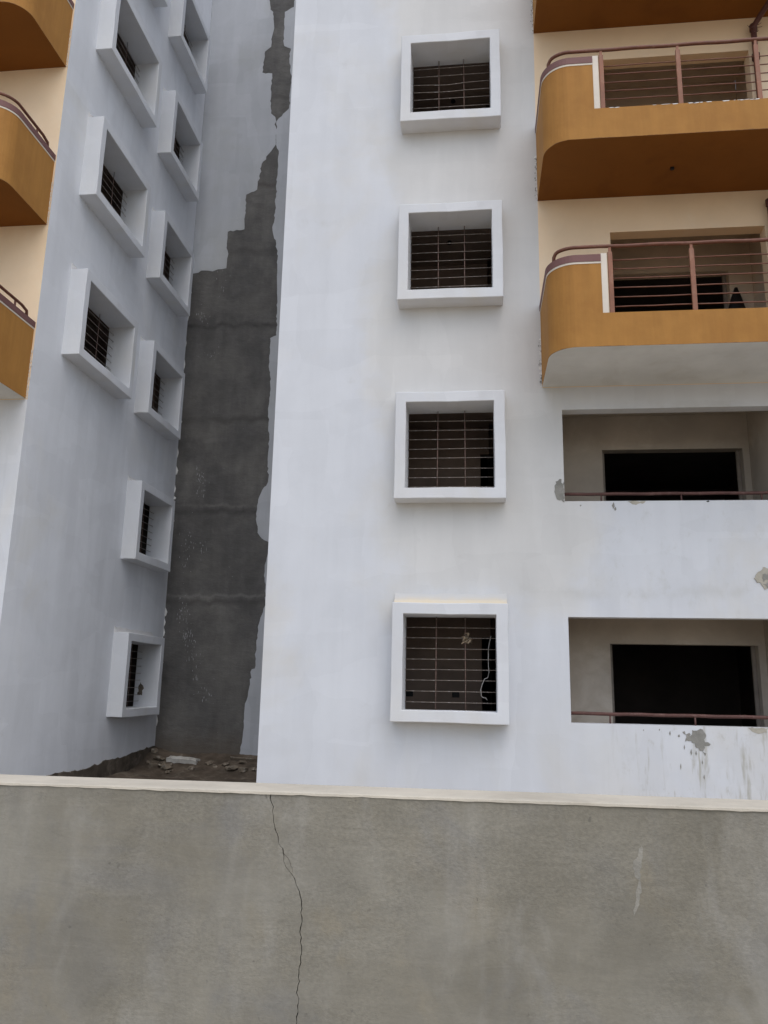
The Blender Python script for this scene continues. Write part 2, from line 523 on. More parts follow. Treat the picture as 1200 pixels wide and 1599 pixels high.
def jag(pts, amp, step, rnd, closed=False):
    """roughen an outline like a torn paint edge"""
    out = []
    n = len(pts)
    for i in range(n if closed else n - 1):
        a, b = Vector(pts[i]).to_2d(), Vector(pts[(i + 1) % n]).to_2d()
        L = (b - a).length
        k = max(1, int(L / step))
        nrm = Vector((-(b - a).y, (b - a).x))
        if nrm.length > 1e-6:
            nrm.normalize()
        for j in range(k):
            t = j / k
            p = a.lerp(b, t)
            if j:
                p = p + nrm * rnd.gauss(0, amp) + (b - a) * rnd.uniform(-0.3, 0.3) / k
            out.append((p.x, p.y))
    if not closed:
        out.append(tuple(pts[-1]))
    return out


# ================================================================== GROUND
GZ = -0.35
gv, gf = [], []
xs = [-300, -60, -20, -10, -6, -2, 4, 10, 20, 60, 300]
for yy in (-300, -60, -20, -11, -6, 0, 7, 20, 60, 300):
    for xx in xs:
        gv.append((xx, yy, GZ))
nx = len(xs)
for j in range(9):
    for i in range(nx - 1):
        gf.append((j * nx + i, j * nx + i + 1, (j + 1) * nx + i + 1, (j + 1) * nx + i))
tag(put('ground', mesh_of('ground', gv, gf), M_EARTH), None, kind='structure')

# ================================================================== APARTMENT BUILDING
XM, XW, YB, TOP = -1.98, -5.918, 6.22, 22.0        # corner of the main block, face of the wing, back of the recess, roof
WT = 0.21                                           # wall thickness
bld = empty('apartment_building', (0, 0, 0))
tag(bld, 'unfinished white apartment block with ochre balconies, boxed windows and a dark recess', 'building')

W_W, W_H, W_M, W_P = 1.239, 1.255, 0.153, 0.295     # front windows
S_H, S_M, S_P = 1.265, 0.1565, 0.308                # wing windows
E_ = 0.006
front_holes = [(-E_, W_W + E_, 1.25 + 3 * k - E_, 1.25 + 3 * k + W_H + E_) for k in range(4)]
REC_X0, REC_X1 = 2.205, 5.16
front_holes += [(REC_X0, REC_X1, 1.128, 2.512), (REC_X0, REC_X1, 4.112, 5.452)]
for k in (2, 3):
    front_holes.append((2.985, 5.185, 3 * k + 0.1, 3 * k + 2.22))
BAL_X0 = 1.935
slab('front_wall', XM, 9.5, -0.8, TOP, WT, front_holes, lambda u, d, z: (u, d, z),
     lambda u, z: 1 if (u > BAL_X0 and z > 5.79) else 0, 0, [M_WHITE, M_CREAM], bld, cuts_u=(BAL_X0,), cuts_z=(5.79,))
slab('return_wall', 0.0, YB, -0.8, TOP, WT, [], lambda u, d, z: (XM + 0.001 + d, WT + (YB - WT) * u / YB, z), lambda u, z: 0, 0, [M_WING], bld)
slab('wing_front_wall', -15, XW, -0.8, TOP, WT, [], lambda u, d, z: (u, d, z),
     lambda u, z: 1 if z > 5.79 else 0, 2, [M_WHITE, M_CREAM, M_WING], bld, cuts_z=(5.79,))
A0, A1, B0, B1 = 0.965, 2.784, 3.895, 5.402
side_holes = []
for k in range(6):
    z0 = 1.045 + 3 * k
    if k >= 2:
        side_holes.append((A0 - E_, A1 + E_, z0 - E_, z0 + S_H + E_))
    side_holes.append((B0 - E_, B1 + E_, z0 - E_, z0 + S_H + E_))
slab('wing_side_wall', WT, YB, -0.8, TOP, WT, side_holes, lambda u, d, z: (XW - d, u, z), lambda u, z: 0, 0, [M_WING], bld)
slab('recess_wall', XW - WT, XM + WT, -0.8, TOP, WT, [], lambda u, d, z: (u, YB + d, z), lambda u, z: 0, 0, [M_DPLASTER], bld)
box('roof_slab', (XM + 0.02, 9.5, 0.02, 12, TOP, TOP + 0.15), M_RECESS, bld)
box('roof_slab', (-15, XW - 0.02, 0.02, 12, TOP, TOP + 0.15), M_RECESS, bld)

# ---- torn edge of the paint coat on the bare recess wall (outline measured on the wall, metres)
rnd = random.Random(4)
COATL = [(-5.887, 11.354), (-5.743, 11.374), (-5.674, 11.431), (-5.38, 11.396), (-5.246, 11.447), (-5.04, 11.467), (-5.025, 11.791), (-5.071, 12.14), (-5.067, 12.455), (-4.647, 12.504), (-4.654, 13.462), (-4.382, 13.59), (-4.306, 14.308), (-4.077, 14.659), (-3.97, 14.835), (-3.993, 15.503), (-4.021, 15.635), (-4.142, 15.756), (-4.158, 16.266), (-4.17, 16.939), (-4.431, 16.985), (-4.42, 17.293), (-4.39, 17.619), (-4.237, 17.755), (-4.223, 18.087), (-4.188, 18.381), (-4.236, 18.826), (-4.312, 18.909), (-4.359, 19.215), (-4.36, 20.4), (-4.1, 21.9)]
COATR = [(-3.668, 19.151), (-3.684, 18.933), (-3.92, 18.798), (-3.916, 18.061), (-3.886, 17.745), (-3.707, 17.653), (-3.724, 17.208), (-3.65, 16.761), (-3.666, 16.406), (-3.672, 15.873), (-3.822, 15.715), (-3.985, 15.503), (-3.962, 14.835), (-3.875, 14.573), (-3.874, 14.209), (-3.899, 13.705), (-3.892, 12.923), (-3.933, 12.434), (-3.777, 11.872), (-3.753, 11.052), (-3.715, 10.504), (-3.7, 9.655), (-3.845, 9.591), (-3.845, 9.07), (-3.786, 8.426), (-3.802, 7.636), (-3.743, 7.137), (-3.753, 6.676), (-3.718, 6.052), (-3.843, 5.873), (-3.923, 5.648), (-3.955, 5.321), (-3.898, 4.877), (-3.801, 4.753), (-3.606, 4.657), (-3.611, 4.556), (-3.693, 4.15), (-3.635, 3.252), (-3.743, 2.9), (-3.792, 2.482), (-3.798, 1.876), (-3.864, 1.862), (-3.9, 1.467), (-3.974, 1.055), (-3.981, 0.543), (-4.033, 0.094), (-3.841, 0.06), (-3.6, 0.028), (-3.0, 0.02), (-1.99, 0.03)]
on_back = lambda u, d, z: (u, YB - d, z)
pl = [(XW + 0.004, 11.36)] + jag(COATL, 0.012, 0.07, rnd) + [(-4.1, TOP), (XW + 0.004, TOP)]
v, f = poly_plate(pl, on_back, 0.005)
put('paint_coat', mesh_of('paint_coat', v, f), M_COAT, bld)
pl = [(XM - 0.004, TOP), (-3.9, TOP), (-3.67, 20.4)] + jag(COATR, 0.010, 0.07, rnd)
v, f = poly_plate(pl, on_back, 0.005)
put('paint_coat', mesh_of('paint_coat', v, f), M_COAT, bld)
# paint flecks thrown on the bare render
SPLAT = [(-5.168, 11.247, 4), (-5.132, 10.938, 6), (-5.585, 10.28, 10), (-5.463, 10.141, 8), (-5.124, 9.352, 5), (-5.35, 9.195, 5), (-5.349, 6.267, 14), (-5.275, 6.083, 20), (-5.271, 5.809, 10), (-5.581, 4.468, 8), (-5.167, 4.541, 12), (-5.412, 4.615, 8), (-5.548, 3.237, 10), (-5.47, 2.996, 24), (-5.387, 2.672, 20), (-5.284, 2.462, 18), (-5.186, 2.116, 14), (-5.083, 1.704, 14), (-4.911, 1.298, 10), (-4.806, 1.233, 6), (-5.56, 4.792, 8), (-5.527, 4.146, 8)]
V, F = [], []
for sx, sz, n in SPLAT:
    for _ in range(n):
        x, z = sx + rnd.gauss(0, 0.075), sz + rnd.gauss(0, 0.11)
        w, h = rnd.uniform(0.003, 0.008), abs(rnd.gauss(0.03, 0.035)) + 0.008
        lean = rnd.uniform(-0.25, 0.1) * h
        i = len(V)
        V += [(x - w, YB - 0.004, z), (x, YB - 0.007, z - h * 0.5), (x + w, YB - 0.004, z), (x + lean, YB - 0.004, z + h * 0.5)]
        F += [(i, i + 1, i + 2), (i, i + 2, i + 3)]
for _ in range(30):
    x, z, r_ = rnd.uniform(-5.7, -4.2), rnd.uniform(0.5, 11), rnd.uniform(0.003, 0.009)
    i = len(V)
    V += [(x - r_, YB - 0.004, z), (x, YB - 0.007, z - r_), (x + r_, YB - 0.004, z), (x, YB - 0.004, z + r_)]
    F += [(i, i + 1, i + 2), (i, i + 2, i + 3)]
tag(put('paint_flecks', mesh_of('paint_flecks', V, F), M_FLECK, bld), 'white paint flecks spattered on the dark render', kind='stuff')

# ragged chips where the wing plaster meets the recess wall
V, F = [], []
z = 0.4
while z < 11.3:
    L = rnd.uniform(0.05, 0.28)
    if rnd.random() < 0.62:
        w = rnd.uniform(0.015, 0.06)
        i = len(V)
        V += [(XW + 0.0005, YB - 0.006, z), (XW + w * 0.6, YB - 0.009, z + L * 0.1), (XW + w, YB - 0.006, z + L * 0.5), (XW + w * 0.4, YB - 0.008, z + L * 0.85), (XW + 0.0005, YB - 0.006, z + L)]
        F += [(i, i + 1, i + 2, i + 3, i + 4)]
    z += L + rnd.uniform(0.0, 0.25)
tag(put('chipped_plaster_edge', mesh_of('chipped_plaster_edge', V, F), M_CHIP, bld), None, kind='stuff')

# bare plinth along the foot of the wing wall
MUD = [(0.25, 0.06), (1.2, 0.03), (2.12, 0.05), (2.9, 0.02), (3.5, 0.05), (3.87, 0.11), (4.57, 0.10), (5.32, 0.16), (5.97, 0.2), (YB - 0.002, 0.21)]
edge = jag(MUD, 0.010, 0.09, rnd)
pl = [(0.25, -0.8)] + edge + [(YB - 0.002, -0.8)]
v, f = poly_plate([(a, b) for a, b in pl], lambda u, d, z: (XW + d * 2.5, u, z), 0.008)
put('bare_plinth', mesh_of('bare_plinth', v, f), M_PLINTH, bld)
# lip of plaster crumbs on top of the plinth
V, F = [], []
for (a, b) in edge:
    if rnd.random() < 0.75:
        s = rnd.uniform(0.010, 0.028)
        i = len(V)
        V += [(XW, a - s, b - s * .4), (XW + s, a, b - s * .5), (XW, a + s, b - s * .3), (XW + s * .3, a, b + s * 0.6)]
        F += [(i, i + 1, i + 3), (i + 1, i + 2, i + 3), (i, i + 2, i + 1)]
tag(put('plaster_crumbs', mesh_of('plaster_crumbs', V, F), M_MORTART, bld), None, kind='stuff')


# ---- rooms behind the openings
def lining(x0, x1, y0, y1, z0, z1, open_face, mat, name='room_lining'):
    v, f = box_geo(x0, x1, y0, y1, z0, z1)
    keep = {'-y': 2, '+x': 3, '-x': 5}[open_face]
    f = [tuple(reversed(q)) for i, q in enumerate(f) if i != keep]
    return put(name, mesh_of(name, v, f), mat, bld)


for k in range(4):
    zf, zc = 3 * k + 0.1, 3 * k + 2.8
    lining(-1.7, 1.8, WT - 0.012, 1.8, zf, zc, '-y', M_ROOM)
    # back wall of that little room, with a doorway into the dark beyond
rooms = [o for o in bpy.data.objects if o.name.startswith('room_lining')]
for k, o in enumerate(rooms):
    zf, zc = 3 * k + 0.1, 3 * k + 2.8
    bm = bmesh.new(); bm.from_mesh(o.data)
    for fc in list(bm.faces):
        if abs(fc.calc_center_median().y - 1.8) < 1e-4:
            bmesh.ops.delete(bm, geom=[fc], context='FACES_ONLY')
    bm.to_mesh(o.data); bm.free()
    slab('partition_wall', -1.7, 1.8, zf, zc, 0.1, [(1.06, 1.74, zf, 3 * k + 2.34)], lambda u, d, z: (u, 1.8 + d, z), lambda u, z: 0, 0, [M_ROOM], bld)
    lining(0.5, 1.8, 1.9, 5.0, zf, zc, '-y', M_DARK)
for k in range(4):
    zf = 3 * k + 0.1
    GM = M_RECESS if k < 2 else M_GALL
    gx1 = REC_X1 if k < 2 else 5.42
    # open gallery behind the parapet
    o = lining(REC_X0 - 0.002, gx1 + 0.002, WT - 0.012, 1.3, zf, 3 * k + 2.78, '-y', GM, 'gallery_lining')
    bm = bmesh.new(); bm.from_mesh(o.data)
    for fc in list(bm.faces):
        if abs(fc.calc_center_median().y - 1.3) < 1e-4:
            bmesh.ops.delete(bm, geom=[fc], context='FACES_ONLY')
    bm.to_mesh(o.data); bm.free()
    slab('gallery_wall', REC_X0, gx1, zf, 3 * k + 2.78, 0.2, [(2.95, 5.06, zf, 3 * k + 2.235)], lambda u, d, z: (u, 1.3 + d, z), lambda u, z: 0, 0, [GM], bld)
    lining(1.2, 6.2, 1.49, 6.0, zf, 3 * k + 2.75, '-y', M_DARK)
    box('door_frame', (2.95, 3.0, 1.42, 1.47, zf, 3 * k + 2.235), M_FRAME, bld, 0.004)
    box('door_frame', (5.0, 5.055, 1.42, 1.47, zf, 3 * k + 2.235), M_FRAME, bld, 0.004)
for k in range(6):
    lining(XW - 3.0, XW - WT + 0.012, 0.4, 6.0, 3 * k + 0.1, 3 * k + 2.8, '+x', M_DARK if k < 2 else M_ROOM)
for bx in (-0.07, 0.653):
    box('switch_box', (bx - 0.055, bx + 0.055, 1.785, 1.80, 1.405, 1.485), M_BLACK, bld, 0.003)
for x, y, z in ((0.617, 1.384, 11.8), (0.565, 1.04, 8.8)):
    v, f = tube_geo([(x, y, z + 0.002), (x, y, z - 0.03)], 0.04, 10)
    put('ceiling_box', mesh_of('ceiling_box', v, f), M_BLACK, bld)


# ---- boxed windows
def surround_mesh(w, h, m, p, name):
    """box surround: local x along the wall, -y outwards, z up; origin at the lower inner corner on the wall face"""
    def ring(x0, x1, z0, z1, y):
        return [(x0, y, z0), (x1, y, z0), (x1, y, z1), (x0, y, z1)]
    V = ring(-m, w + m, -m, h + m, 0.0) + ring(-m, w + m, -m, h + m, -p) + ring(0, w, 0, h, -p) + ring(0, w, 0, h, WT)
    F = []
    for a in range(3):
        for i in range(4):
            j = (i + 1) % 4
            F.append((a * 4 + i, a * 4 + j, (a + 1) * 4 + j, (a + 1) * 4 + i))
    me = mesh_of(name, V, F)
    bm = bmesh.new(); bm.from_mesh(me)
    bmesh.ops.recalc_face_normals(bm, faces=bm.faces)
    # slightly hand-floated faces
    bmesh.ops.subdivide_edges(bm, edges=bm.edges[:], cuts=3, use_grid_fill=True)
    for vv in bm.verts:
        q = noise.noise_vector(vv.co * 1.9 + Vector((w * 7, h, p))) * 0.010
        if vv.co.y < -0.001:
            vv.co += q
    bm.to_mesh(me); bm.free()
    return me


def fillet_mesh(w, h, m, p, rnd, name, hh=0.15):
    """sloping mortar fillet that sheds rain from the top of a surround"""
    n = 14
    V, F = [], []
    for i in range(n + 1):
        x = -m + 0.004 + (w + 2 * m - 0.008) * i / n
        top = hh + (rnd.uniform(-0.012, 0.012) if 0 < i < n else 0.015)
        V += [(x, -0.105 + rnd.uniform(-.004, .004), h + m - 0.002), (x, -0.036, h + m + hh * 0.45), (x, -0.0006, h + m + top), (x, 0.003, h + m + top + 0.001), (x, 0.003, h + m - 0.002)]
    for i in range(n):
        for j in range(4):
            F.append((i * 5 + j, (i + 1) * 5 + j, (i + 1) * 5 + j + 1, i * 5 + j + 1))
    F.append((0, 1, 2, 3, 4)); F.append(tuple(n * 5 + j for j in (4, 3, 2, 1, 0)))
    return mesh_of(name, V, F)


SMESH, BMESH = {}, {}


def window(loc, rotz, w, h, m, p, seed, label, cream=False, bends=()):
    r_ = random.Random(seed)
    key = (w, h)
    if key not in SMESH:
        SMESH[key] = surround_mesh(w, h, m, p, 'window_surround')
        v, f = tube_geo([(-0.03, 0, 0), (w + 0.03, 0, 0)], 0.0052, 6)
        v2, f2 = tube_geo([(0, 0, -0.02), (0, 0, h + 0.02)], 0.0068, 6)
        BMESH[key] = (mesh_of('window_bar', v, f, smooth=True), mesh_of('window_bar', v2, f2, smooth=True))
        BMESH[key][0].materials.append(M_BAR); BMESH[key][1].materials.append(M_BARD)
    s = put('window', SMESH[key], M_SURR if rotz == 0 else M_SURRW, bld)
    s.location, s.rotation_euler = loc, (0, r_.uniform(-0.004, 0.004), rotz)
    if not s.modifiers:
        add_bevel(s, 0.011, 3)
    s['label'] = label
    fm = put('rain_fillet', fillet_mesh(w, h, m, p, r_, 'rain_fillet', 0.15 if cream else 0.11), M_FILLET if cream else M_FILLETW, s)
    nh, z0, dz = 8, 0.105, 0.143
    for i in range(nh):
        zz = z0 + dz * i + r_.uniform(-0.006, 0.006)
        bend = dict(bends).get(i)
        if bend:
            pts = []
            for q in range(13):
                tq = q / 12
                pts.append((-0.03 + (w + 0.06) * tq, 0.004 * math.sin(tq * 9), bend * math.exp(-((tq - 0.45) / 0.22) ** 2)))
            v, f = tube_geo(pts, 0.0052, 6)
            b = put('window_bar', mesh_of('window_bar', v, f, smooth=True), M_BAR, s)
        else:
            b = put('window_bar', BMESH[key][0], M_BAR, s)
        b.location = (0, 0.105 + r_.uniform(-.003, .003), zz)
        b.rotation_euler = (0, r_.uniform(-0.006, 0.006), 0)
    for fx in (0.345, 0.672):
        b = put('window_bar', BMESH[key][1], M_BARD, s)
        b.location = (w * fx + r_.uniform(-.008, .008), 0.117, 0)
        b.rotation_euler = (0, r_.uniform(-0.006, 0.006), 0)
    return s


FW = ['lowest front window, cream streak of plaster above it', 'second front window from the ground', 'third front window from the ground, beside the lowest ochre balcony',
      'topmost front window in view, one bar bent']
for k in range(4):
    window((0, 0, 1.25 + 3 * k), 0, W_W, W_H, W_M, W_P, 10 + k, FW[k], cream=(k == 0), bends=((5, -0.035), (4, -0.02)) if k == 3 else ())
ORD = ['lowest', 'second', 'third', 'fourth', 'fifth', 'sixth']
for k in range(6):
    z0 = 1.045 + 3 * k
    window((XW, B0, z0), math.pi / 2, B1 - B0, S_H, S_M, S_P, 40 + k, ORD[k] + ' window from the ground in the inner column of the recess side wall')
    if k >= 2:
        window((XW, A0, z0), math.pi / 2, A1 - A0, S_H, S_M, S_P, 60 + k, ORD[k - 2] + ' window from the ground in the outer column of the recess side wall')


# ---- balconies
def balcony(k, mirror, soffit_mat, bars, rail=True, label=None):
    """origin at the corner where its side meets the wall, soffit level; local x runs along the facade away from the recess"""
    r_ = random.Random(100 + k + (50 if mirror else 0))
    SX = -1 if mirror else 1
    LEN, DEP, RAD, TH = 4.63, 1.37, 0.36, 0.10
    STEP = 0.665
    H_LOW, H_HI, H_COP = 0.46, 1.17, 1.28

    def plan(off):
        """outer outline pulled in by off: wall -> arc -> front -> arc -> wall"""
        pts = []
        ns = 6
        for i in range(ns):
            pts.append((off, -(DEP - RAD) * i / ns))
        na = 12
        for i in range(na + 1):
            a = math.pi / 2 * i / na
            pts.append((RAD - (RAD - off) * math.cos(a), -(DEP - RAD) - (RAD - off) * math.sin(a)))
        for x in (STEP, STEP + 1.0, LEN / 2, LEN - STEP - 1.0, LEN - STEP):
            pts.append((x, -(DEP - off)))
        for i in range(na + 1):
            a = math.pi / 2 * (1 - i / na)
            pts.append((LEN - RAD + (RAD - off) * math.cos(a), -(DEP - RAD) - (RAD - off) * math.sin(a)))
        for i in range(ns - 1, -1, -1):
            pts.append((LEN - off, -(DEP - RAD) * i / ns))
        return pts
    P0, P1 = plan(0.0), plan(TH)
    n = len(P0)
    i_s0, i_s1 = 6 + 13, 6 + 13 + 4                 # indices of the two steps

    def T(p, z):
        return (SX * p[0], p[1], z)
    root = empty('balcony', ((BAL_X0, 0, 3 * k - 0.2) if not mirror else (XW - 0.03, 0, 3 * k - 0.2)), bld)
    if label:
        root['label'] = label
    V, F = [], []

    def quad(a, b, c, d):
        i = len(V)
        V.extend((a, b, c, d))
        F.append((i, i + 1, i + 2, i + 3))
    for i in range(n - 1):
        hi = H_LOW if i_s0 <= i < i_s1 else H_HI
        a0, b0, a1, b1 = P0[i], P0[i + 1], P1[i], P1[i + 1]
        zs = [0, H_LOW, hi] if hi > H_LOW else [0, H_LOW]
        for za, zb in zip(zs, zs[1:]):
            quad(T(a0, za), T(b0, za), T(b0, zb), T(a0, zb))
            if zb > 0.3:
                quad(T(a1, max(za, 0.3)), T(a1, zb), T(b1, zb), T(b1, max(za, 0.3)))
        quad(T(a0, hi), T(b0, hi), T(b1, hi), T(a1, hi))
    for i in (i_s0, i_s1):
        quad(T(P0[i], H_LOW), T(P1[i], H_LOW), T(P1[i], H_HI), T(P0[i], H_HI))
    fl = len(V)
    V.extend(T(p, 0.3) for p in P1)
    F.append(tuple(range(fl, fl + n)))
    me = mesh_of('parapet', V, F)
    bm = bmesh.new(); bm.from_mesh(me)
    bmesh.ops.remove_doubles(bm, verts=bm.verts, dist=1e-5)
    bmesh.ops.recalc_face_normals(bm, faces=bm.faces)
    bm.to_mesh(me); bm.free()
    par = put('parapet', me, M_ORANGE, root)
    # soffit
    tri = tessellate_polygon([[Vector((p[0], p[1], 0)) for p in P0]])
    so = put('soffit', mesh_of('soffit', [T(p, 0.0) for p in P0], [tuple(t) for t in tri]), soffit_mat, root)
    # maroon coping and the pale line under it, on the two high ends
    for (ia, ib) in ((0, i_s0), (i_s1, n - 1)):
        for nm, mt, oa, z0, z1 in (('coping', M_MAROON, -0.012, H_HI + 0.012, H_COP), ('trim_line', M_TRIM, -0.005, H_HI - 0.016, H_HI + 0.012)):
            Q0 = plan(oa)
            Q1 = plan(TH + 0.012) if nm == 'coping' else plan(TH - 0.01)
            V, F = [], []
            for i in range(ia, ib + 1):
                V += [T(Q0[i], z0), T(Q0[i], z1), T(Q1[i], z1), T(Q1[i], z0)]
            m_ = ib - ia
            for i in range(m_):
                for j in range(4):
                    j2 = (j + 1) % 4
                    F.append((i * 4 + j, (i + 1) * 4 + j, (i + 1) * 4 + j2, i * 4 + j2))
            F += [(0, 1, 2, 3), tuple(m_ * 4 + j for j in (3, 2, 1, 0))]
            put(nm, mesh_of(nm, V, F), mt, root)
    for xa, xb in ((STEP + 0.001, STEP + 0.078), (LEN - STEP - 0.078, LEN - STEP - 0.001)):
        x0, x1 = sorted((SX * xa, SX * xb))
        box('end_trim', (x0, x1, -DEP + 0.004, -DEP + TH - 0.004, H_LOW - 0.002, H_COP + 0.02), M_TRIM, root, 0.004)
    if rail:
        zr = 1.418
        C = plan(0.045)
        path = [(C[10][0], C[10][1], H_COP - 0.01), (C[10][0] + 0.004, C[10][1] - 0.006, zr - 0.045), (C[11][0], C[11][1], zr - 0.012)]
        if mirror:                                   # here the rail runs on along the side to the wall
            path = [(C[1][0], C[1][1], H_COP - 0.01), (C[1][0], C[1][1] - 0.02, zr - 0.03)] + [(C[i][0], C[i][1], zr) for i in range(2, 12)]
            box('rail_stub', (SX * C[3][0] - 0.012, SX * C[3][0] + 0.012, C[3][1] - 0.012, C[3][1] + 0.012, H_COP - 0.01, zr), M_RAIL, root)
        path += [(C[i][0], C[i][1], zr) for i in range(12, i_s0)]
        for q in range(25):
            x = STEP + (LEN - 2 * STEP) * q / 24
            path.append((x, -(DEP - 0.045), zr + 0.004 * math.sin(q * 1.1 + k)))
        path += [(C[i][0], C[i][1], zr) for i in range(i_s1 + 1, n - 12)]
        tube('handrail', [(SX * a, b, c) for a, b, c in path], 0.024, M_RAIL, root, 10)
        posts = [0.79, 1.815, 2.835, 3.84]
        for px in posts:
            o = box('railing_post', (SX * px - 0.030, SX * px + 0.030, -DEP + 0.028, -DEP + 0.062, H_LOW - 0.01, zr - 0.085), M_POST, root, 0.005)
            box('post_neck', (-0.017, 0.017, -0.01, 0.01, 0, 0.09), M_POST, root).location = (SX * px, -DEP + 0.045, zr - 0.095)
        for b in range(bars):
            zb = (0.575 + 0.1315 * b) if bars == 6 else (0.645 + 0.1325 * b)
            pth = [(SX * (posts[0] + (posts[-1] - posts[0]) * q / 12), -DEP + 0.072, zb + r_.uniform(-.004, .004)) for q in range(13)]
            tube('railing_bar', pth, 0.0082, M_RAIL, root, 6)
    # ragged line of plaster where the painted side dies into the wall
    V, F = [], []
    z = 0.0
    while z < 0.75:
        L = r_.uniform(0.02, 0.07)
        w = r_.uniform(0.012, 0.045)
        i = len(V)
        V += [(-SX * 0.001, -0.006, z), (-SX * w, -0.010, z + L * 0.3), (-SX * w * r_.uniform(.4, 1), -0.006, z + L * 0.8), (-SX * 0.001, -0.012, z + L)]
        F.append((i, i + 1, i + 2, i + 3))
        z += L * r_.uniform(0.8, 1.5)
    tag(put('chipped_edge', mesh_of('chipped_edge', V, F), M_CHIP if not mirror else M_TRIM, root), None, kind='stuff')
    V, F = [], []
    for _ in range(14):
        z, w = r_.uniform(0.0, 0.72), r_.uniform(0.010, 0.022)
        i = len(V)
        x = -SX * r_.uniform(0.002, 0.04)
        V += [(x - w * .5, -0.013, z), (x + w * .2, -0.015, z - w), (x + w * .5, -0.013, z + w * .4), (x, -0.015, z + w)]
        F.append((i, i + 1, i + 2, i + 3))
    if not mirror:
        tag(put('chipped_edge', mesh_of('chipped_edge', V, F), M_MORTAR, root), None, kind='stuff')
    return root


balcony(2, False, M_SOFFIT_W, 6, label='lowest ochre balcony of the front, pale unpainted underside')
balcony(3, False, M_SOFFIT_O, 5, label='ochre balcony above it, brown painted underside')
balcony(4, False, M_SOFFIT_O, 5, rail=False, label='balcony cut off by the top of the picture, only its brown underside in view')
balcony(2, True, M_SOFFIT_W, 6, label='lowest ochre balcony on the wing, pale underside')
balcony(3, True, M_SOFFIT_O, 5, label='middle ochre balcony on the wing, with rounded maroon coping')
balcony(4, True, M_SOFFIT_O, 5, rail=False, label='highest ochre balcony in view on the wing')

# white smears left on the top edge of the balcony band, and the floor outlet
V, F = [], []
for _ in range(16):
    x, w_, h_ = 2.7 + rnd.random() ** 1.2 * 2.3, rnd.uniform(0.012, 0.07), rnd.uniform(0.006, 0.018)
    i = len(V)
    V += [(x - w_, -1.3722, 9.262), (x - w_ * .6, -1.3722, 9.262 - h_), (x + w_ * .7, -1.3722, 9.262 - h_ * .7), (x + w_, -1.3722, 9.262)]
    F.append((i, i + 1, i + 2, i + 3))
tag(put('paint_smears', mesh_of('paint_smears', V, F), M_CHIP, bld), None, kind='stuff')
v, f = tube_geo([(3.765, -0.644, 8.802), (3.765, -0.644, 8.775)], 0.028, 10)
put('floor_outlet', mesh_of('floor_outlet', v, f), M_BLACK, bld)

# ---- gallery handrails
for k, (zr, zp) in enumerate(((1.250, 1.128), (4.235, 4.112))):
    t_ = tube('gallery_rail', [(REC_X0 - 0.02 + (REC_X1 - REC_X0 + 0.04) * q / 16, 0.1, zr + 0.003 * math.sin(q * 1.7 + k)) for q in range(17)], 0.023, M_GRAIL, bld, 10)
    for x in (2.72, 3.80, 4.86):
        v, f = tube_geo([(x, 0.1, zp - 0.02), (x, 0.1, zr)], 0.012, 8)
        put('rail_post', mesh_of('rail_post', v, f, smooth=True), M_GRAIL, t_)


# ---- cement patches and damage on the front wall
def patch(name, pts, mat, thick, seed, amp=0.008, label=None, step=0.025):
    r_ = random.Random(seed)
    v, f = poly_plate(jag(pts, amp, step, r_, True), lambda u, d, z: (u, -d, z), thick)
    o = put(name, mesh_of(name, v, f), mat, bld)
    if label:
        o['label'] = label
    return o


patch('cement_patch', [(2.143, 4.432), (2.089, 4.396), (2.068, 4.248), (2.1, 4.138), (2.187, 4.10), (2.203, 4.10), (2.203, 4.395), (2.186, 4.36), (2.17, 4.43)], M_MORTAR, 0.006, 1, label='grey cement dab at the corner of the upper gallery opening')
patch('cement_patch', [(3.607, 1.049), (3.699, 1.0), (3.728, 1.075), (3.863, 1.085), (3.899, 1.016), (3.877, 0.93), (3.945, 0.905), (3.93, 0.885), (3.866, 0.881), (3.885, 0.79), (3.87, 0.76), (3.84, 0.82), (3.77, 0.854), (3.709, 0.94), (3.632, 0.93), (3.65, 0.98)], M_MORTAR, 0.005, 2, 0.01, 'grey cement patch below the lower gallery rail')
patch('cement_patch', [(4.418, 1.12), (4.667, 1.12), (4.649, 1.067), (4.546, 1.048), (4.477, 1.07)], M_MORTART, 0.004, 3)
patch('cement_patch', [(3.06, 4.105), (3.30, 4.105), (3.25, 4.07), (3.12, 4.062)], M_MORTART, 0.004, 4)
patch('broken_plaster', [(4.699, 3.131), (4.767, 3.194), (4.88, 3.20), (4.93, 3.05), (4.86, 2.90), (4.749, 2.93), (4.72, 2.99), (4.64, 3.045)], M_MORTART, 0.012, 5, 0.012, 'broken plaster round a hole beside the right edge')
patch('broken_plaster', [(4.755, 3.10), (4.86, 3.115), (4.87, 3.01), (4.80, 3.03), (4.758, 2.995)], M_MORTAR, 0.018, 6, 0.010)
patch('broken_plaster', [(4.745, 2.965), (4.80, 2.985), (4.84, 2.94), (4.80, 2.925)], M_MORTAR, 0.016, 61, 0.008)
